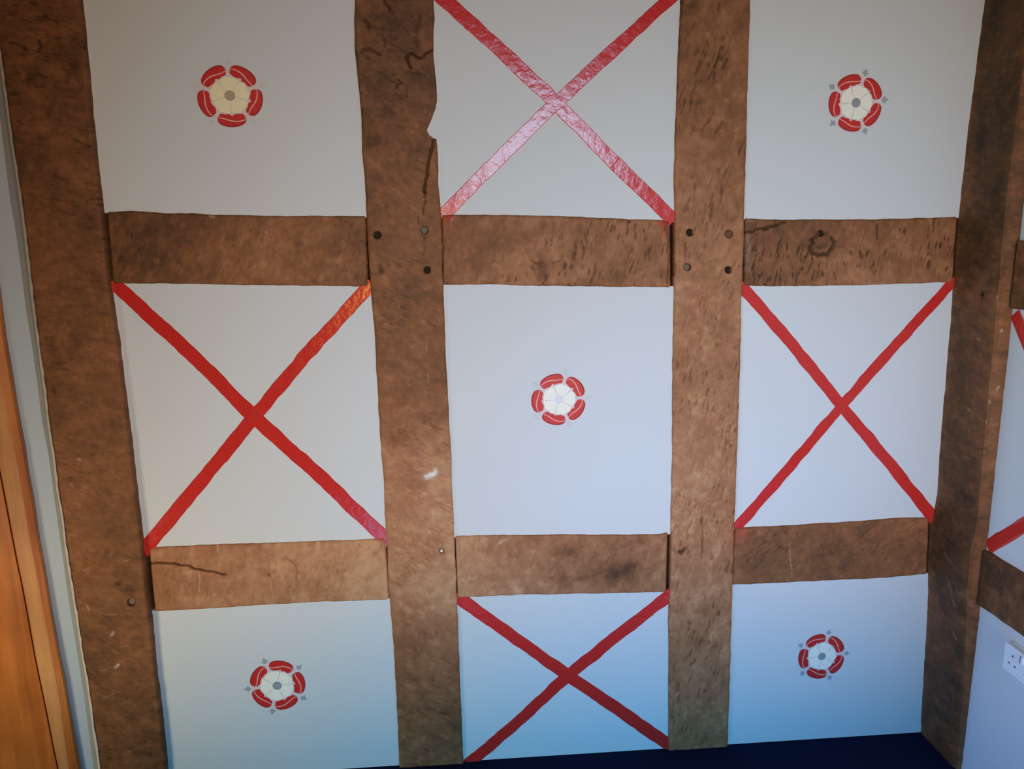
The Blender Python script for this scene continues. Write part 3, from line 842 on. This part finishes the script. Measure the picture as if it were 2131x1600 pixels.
# ---------------------------------------------------------------- painted roses
def rose(cx, cy, rx, ry, rot, parent, cream='cream', heart='heart', sepal='sepal', seed=0, flip=1, red_mats=None):
    rnd = random.Random(seed)
    c = on_back([(cx, cy)])[0]
    ex = np.linalg.norm(on_back([(cx + rx, cy)])[0] - c); ez = np.linalg.norm(on_back([(cx, cy - ry)])[0] - c)

    def W3(r, a, lift): return (c[0] + ex * r * math.cos(a), -lift, c[2] + ez * r * math.sin(a))
    th0 = math.radians(rot)
    # pale ground of the flower
    n = 100; V = [W3(0, 0, .0002)]; Fc = []
    for k in range(n):
        a = 2 * math.pi * k / n
        ph = ((a - th0) / (2 * math.pi / 5)) % 1.0              # 0 at a sepal, .5 at the middle of a red petal
        e = abs(ph - .5) * 2
        V.append(W3(1.025 - .16 * e ** 5, a, .0002))
    for k in range(n): Fc.append((0, 1 + k, 1 + (k + 1) % n))
    base = put('painted_rose', V, Fc, M['petal_edge'], parent)
    # red petals: an outer rim, a wavy fold line and an inner part in one sheet
    half = math.pi / 5
    for k in range(5):
        mid_a = th0 + half + k * 2 * half
        cols = 25; rows = []; mi = []
        wob = [rnd.uniform(-.02, .02) for _ in range(6)]
        fold_amp = rnd.uniform(.8, 1.1)
        for i in range(cols):
            u = -1 + 2 * i / (cols - 1)
            au = abs(u)
            r_out = 1.0 - .05 * au ** 2 - .14 * au ** 8 + wob[0] * u
            r_in = .60 + .035 * au ** 2 + (.05 * math.exp(-((u + wob[2]) / .10) ** 2)) + .012 * math.sin(9 * u + wob[1] * 60)
            r_in = min(r_in + .06 * au ** 10, r_out - .06)
            f = .785 + .055 * math.sin(flip * u * 2.3) * fold_amp + .05 * au ** 4 + wob[3]
            f = min(max(f, r_in + .05), r_out - .06)
            fw = .020 * (1 - .35 * au)
            ang = .88 * half * u
            # sides of the petal splay outwards
            rad = [r_out, r_out - .035, f + fw, f - fw, r_in]
            rows.append([W3(r, mid_a + ang * (1.0 + .06 * (r - .8)), .0010) for r in rad])
        V = [p for row in rows for p in row]; m_ = 5
        Fc = []
        for i in range(cols - 1):
            for j in range(4):
                Fc.append((i * m_ + j, i * m_ + j + 1, (i + 1) * m_ + j + 1, (i + 1) * m_ + j))
                mi.append({0: 1, 1: 0, 2: 2, 3: 0}[j])
        rm = (red_mats or {}).get(k, M['red_petal'])
        put('red_petal', V, Fc, [rm, M['petal_dark'] if rm is M['red_petal'] else rm, M['petal_fold']], base, mi)
    # cream petals, each with a thin grey outline
    for k in range(5):
        a0 = th0 + k * 2 * half
        V = [W3(.16, a0, .0014)]; V2 = []; mi = []; Fc = []
        N = 21
        ring = []
        for i in range(N):
            u = -1 + 2 * i / (N - 1); ang = half * .995 * u
            r = .585 - .05 * abs(u) ** 3 + .012 * math.sin(7 * u + k)
            ring.append((r, a0 + ang))
        inner = [(r - .022 if 0 < i < N - 1 else r - .03, a0 + (a - a0) * .93) for i, (r, a) in enumerate(ring)]
        V = [W3(.15, a, .0014) for r, a in ring] + [W3(.15, a, .0014) for r, a in inner] + [W3(r, a, .0014) for r, a in inner] + [W3(r, a, .0014) for r, a in ring]
        for i in range(N - 1):
            Fc.append((N + i, 2 * N + i, 2 * N + i + 1, N + i + 1)); mi.append(0)
            Fc.append((2 * N + i, 3 * N + i, 3 * N + i + 1, 2 * N + i + 1)); mi.append(0 if 2 < i < N - 4 else 0)
        Fc.append((0, 3 * N, 2 * N, N)); mi.append(1); Fc.append((N - 1, 2 * N - 1, 3 * N - 1, 4 * N - 1)); mi.append(1)
        put('cream_petal', V, Fc, [M[cream], M['cream_line']], base, mi)
    n = 28
    V = [W3(0, 0, .0020)] + [W3(.165, 2 * math.pi * k / n, .0017) for k in range(n)]
    put('rose_heart', V, [(0, 1 + k, 1 + (k + 1) % n) for k in range(n)], M[heart], base)
    # sepals: little pointed barbs between the red petals
    for k in range(5):
        a = th0 + k * 2 * half + rnd.uniform(-.03, .03); s_ = rnd.uniform(.9, 1.1)
        shape = [(.95, 0), (.985, .065), (1.02, .055), (1.05, .125), (1.09, .060), (1.13, .035), (1.215, 0), (1.13, -.035), (1.09, -.060), (1.05, -.125), (1.02, -.055), (.985, -.065)]
        V = [W3(r, a + t * s_, .0008) for r, t in shape]
        cxx = W3(1.06, a, .0009)
        V.append(cxx); nn = len(shape)
        put('sepal', V, [(nn, i, (i + 1) % nn) for i in range(nn)], M[sepal], base)
    return base


rose(478.5, 199, 69, 66.5, 91, pan11, 'cream_warm', 'heart_tan', 'sepal_faint', 1, 1)
rose(1781, 214, 56.5, 61, 76, pan13, 'cream', 'heart', 'sepal', 2, 1)
rose(1163.5, 831, 57.5, 54, 75, pan22, 'cream', 'heart_pale', 'sepal_faint', 3, 1)
rose(577, 1426, 58.5, 52, 112, pan31, 'cream', 'heart', 'sepal', 4, -1)
rose(1710, 1365, 48.5, 47, 77, pan33, 'cream', 'heart', 'sepal', 5, 1)

# ---------------------------------------------------------------- left strip and pine doorway
DR = [(-22, 460), (0, 600), (12, 697), (23, 759), (33, 822), (43, 880), (52, 927), (60, 983), (72, 1047), (82, 1118), (97, 1200), (107, 1262), (116, 1310), (125, 1360), (136, 1412), (147, 1475), (156, 1525), (170, 1597)]
DJ = [(-50, 700), (0, 983), (11, 1039), (24, 1109), (38, 1180), (45, 1212), (59, 1287), (72, 1362), (85, 1425), (97, 1482), (110, 1550), (120, 1597)]
DM = [(-30, 600), (4, 800), (18, 884), (37, 969), (53, 1067), (62, 1123), (83, 1230), (95, 1300), (113, 1400), (124, 1460), (142, 1597)]
FLT = [(-10, 160), (0, 244), (12, 344), (21, 415), (34, 490), (44, 562), (55, 650), (67, 722), (79, 808), (88, 880), (101, 946), (115, 1053), (129, 1149), (138, 1215), (147, 1275), (160, 1355), (175, 1450), (187, 1542), (195, 1597)]


def strip_grid(name, edges, ylevels, mats, mi_of, parent, rough=0.0, n=180, seed=9, floor_z=0.002):
    """vertical strip through traced edge lines; ylevels gives the depth of each line."""
    yy = np.linspace(TOP_PY, 1680, n)
    rows = []
    for k, (e, yl) in enumerate(zip(edges, ylevels)):
        x = e(yy) if callable(e) else interp_x(e, yy)
        w = on_back(np.stack([x, yy], 1), yl)
        rows.append(w)
    G = np.stack(rows, 1)
    keep = G[:, :, 2].min(1) > -0.03
    G = G[keep]; G[..., 2] = np.clip(G[..., 2], floor_z, ZTOP - .002)
    n_, m_ = G.shape[:2]
    idx = np.arange(n_ * m_).reshape(n_, m_)
    q = np.stack([idx[:-1, :-1], idx[1:, :-1], idx[1:, 1:], idx[:-1, 1:]], -1)
    mi = np.repeat(np.array([mi_of(j) for j in range(m_ - 1)])[None], n_ - 1, 0)
    return put(name, G.reshape(-1, 3), q.reshape(-1, 4), mats, parent, mi.ravel())


# recessed plaster strip with a coved edge that rises to the post
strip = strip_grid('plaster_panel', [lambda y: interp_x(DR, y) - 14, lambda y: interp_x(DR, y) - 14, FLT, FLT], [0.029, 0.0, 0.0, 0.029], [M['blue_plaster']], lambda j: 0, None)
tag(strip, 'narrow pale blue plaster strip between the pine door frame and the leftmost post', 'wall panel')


def rag(amount, seed):
    return lambda y: interp_x(P1L, y) + amount + 3.0 * (fbm(y / 14, y * 0 + 2, seed, 3) - .5)


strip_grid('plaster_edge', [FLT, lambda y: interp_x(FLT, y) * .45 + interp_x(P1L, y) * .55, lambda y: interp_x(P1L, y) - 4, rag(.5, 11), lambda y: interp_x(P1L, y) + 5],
           [0.0, -0.009, -0.020, -0.0275, -0.008], [M['shaded_plaster'], M['cream_plaster']], lambda j: 0 if j < 2 else 1, strip, n=420)

# pine door frame and door leaf
door = tag(strip_grid('door_1', [lambda y: interp_x(DJ, y) - 360, lambda y: interp_x(DJ, y) - 2, lambda y: interp_x(DJ, y) - .5, lambda y: interp_x(DJ, y) - .5], [-0.016, -0.016, -0.012, 0.02],
                      [M['pine']], lambda j: 0, None, n=60), kind='structure')
strip_grid('door_frame', [lambda y: interp_x(DJ, y) + .8, lambda y: interp_x(DJ, y) + 1.2, lambda y: interp_x(DJ, y) + 3.5, DM, lambda y: interp_x(DM, y) * .3 + interp_x(DR, y) * .7, lambda y: interp_x(DR, y) - 2.5, DR, lambda y: interp_x(DR, y) + 0],
           [0.02, -0.024, -0.028, -0.030, -0.022, -0.014, -0.008, 0.005], [M['pine_frame'], M['pine']], lambda j: 0 if j < 3 else 1, door, n=120)

# ---------------------------------------------------------------- socket on the right wall
s0 = on_side([(2091.5, 1335), (2084, 1389)], XW - .031)
print('socket', s0)
sy, sz1, sz0 = s0[:, 1].mean(), s0[0, 2], s0[1, 2]
hgt = abs(sz1 - sz0); wid = hgt * 146 / 86
zc = (sz1 + sz0) / 2
root = bpy.data.objects.new('wall_socket', None); COL.objects.link(root)
root.location = (XW, sy - wid / 2, zc - hgt / 2); WLOC['wall_socket'] = np.array(root.location)
tag(root, 'white double power socket on the right wall, under the dark rail', 'socket')


def side_plate(name, ya, yb, za, zb, x0, x1, bev, mat, parent):
    """bevelled plate on the right wall, x1 the proud face (towards -x)."""
    V = []; Fc = []
    for x, i in ((x0, 0), (x1 + bev * .8, 0), (x1, bev)):
        for y, z in ((ya - i, za + i), (yb + i, za + i), (yb + i, zb - i), (ya - i, zb - i)): V.append((x, y, z))
    for r in range(2):
        for k in range(4): Fc.append((r * 4 + k, r * 4 + (k + 1) % 4, r * 4 + 4 + (k + 1) % 4, r * 4 + 4 + k))
    Fc.append((8, 9, 10, 11)); Fc.append((3, 2, 1, 0))
    return put(name, V, Fc, mat, parent)


back_box = side_plate('back_box', sy - .002, sy - wid + .002, zc - hgt / 2 + .002, zc + hgt / 2 - .002, XW, XW - .022, .001, M['socket'], root)
plate = side_plate('face_plate', sy, sy - wid, zc - hgt / 2, zc + hgt / 2, XW - .0215, XW - .031, .003, M['socket'], root)
for k, fy in enumerate((.27, .73)):
    yc = sy - wid * fy; xf = XW - .031
    side_plate('socket_hole', yc + .002, yc - .002, zc + .011, zc + .018, xf + .004, xf - .0004, .0003, M['slot'], root)
    for dy in (.011, -.011):
        side_plate('socket_hole', yc + dy + .003, yc + dy - .003, zc - .011, zc - .007, xf + .004, xf - .0004, .0003, M['slot'], root)
    sw = yc - .026 if k == 0 else yc + .026
    side_plate('rocker_switch', sw + .006, sw - .006, zc + .012, zc + .032, xf + .003, xf - .003, .001, M['socket'], root)
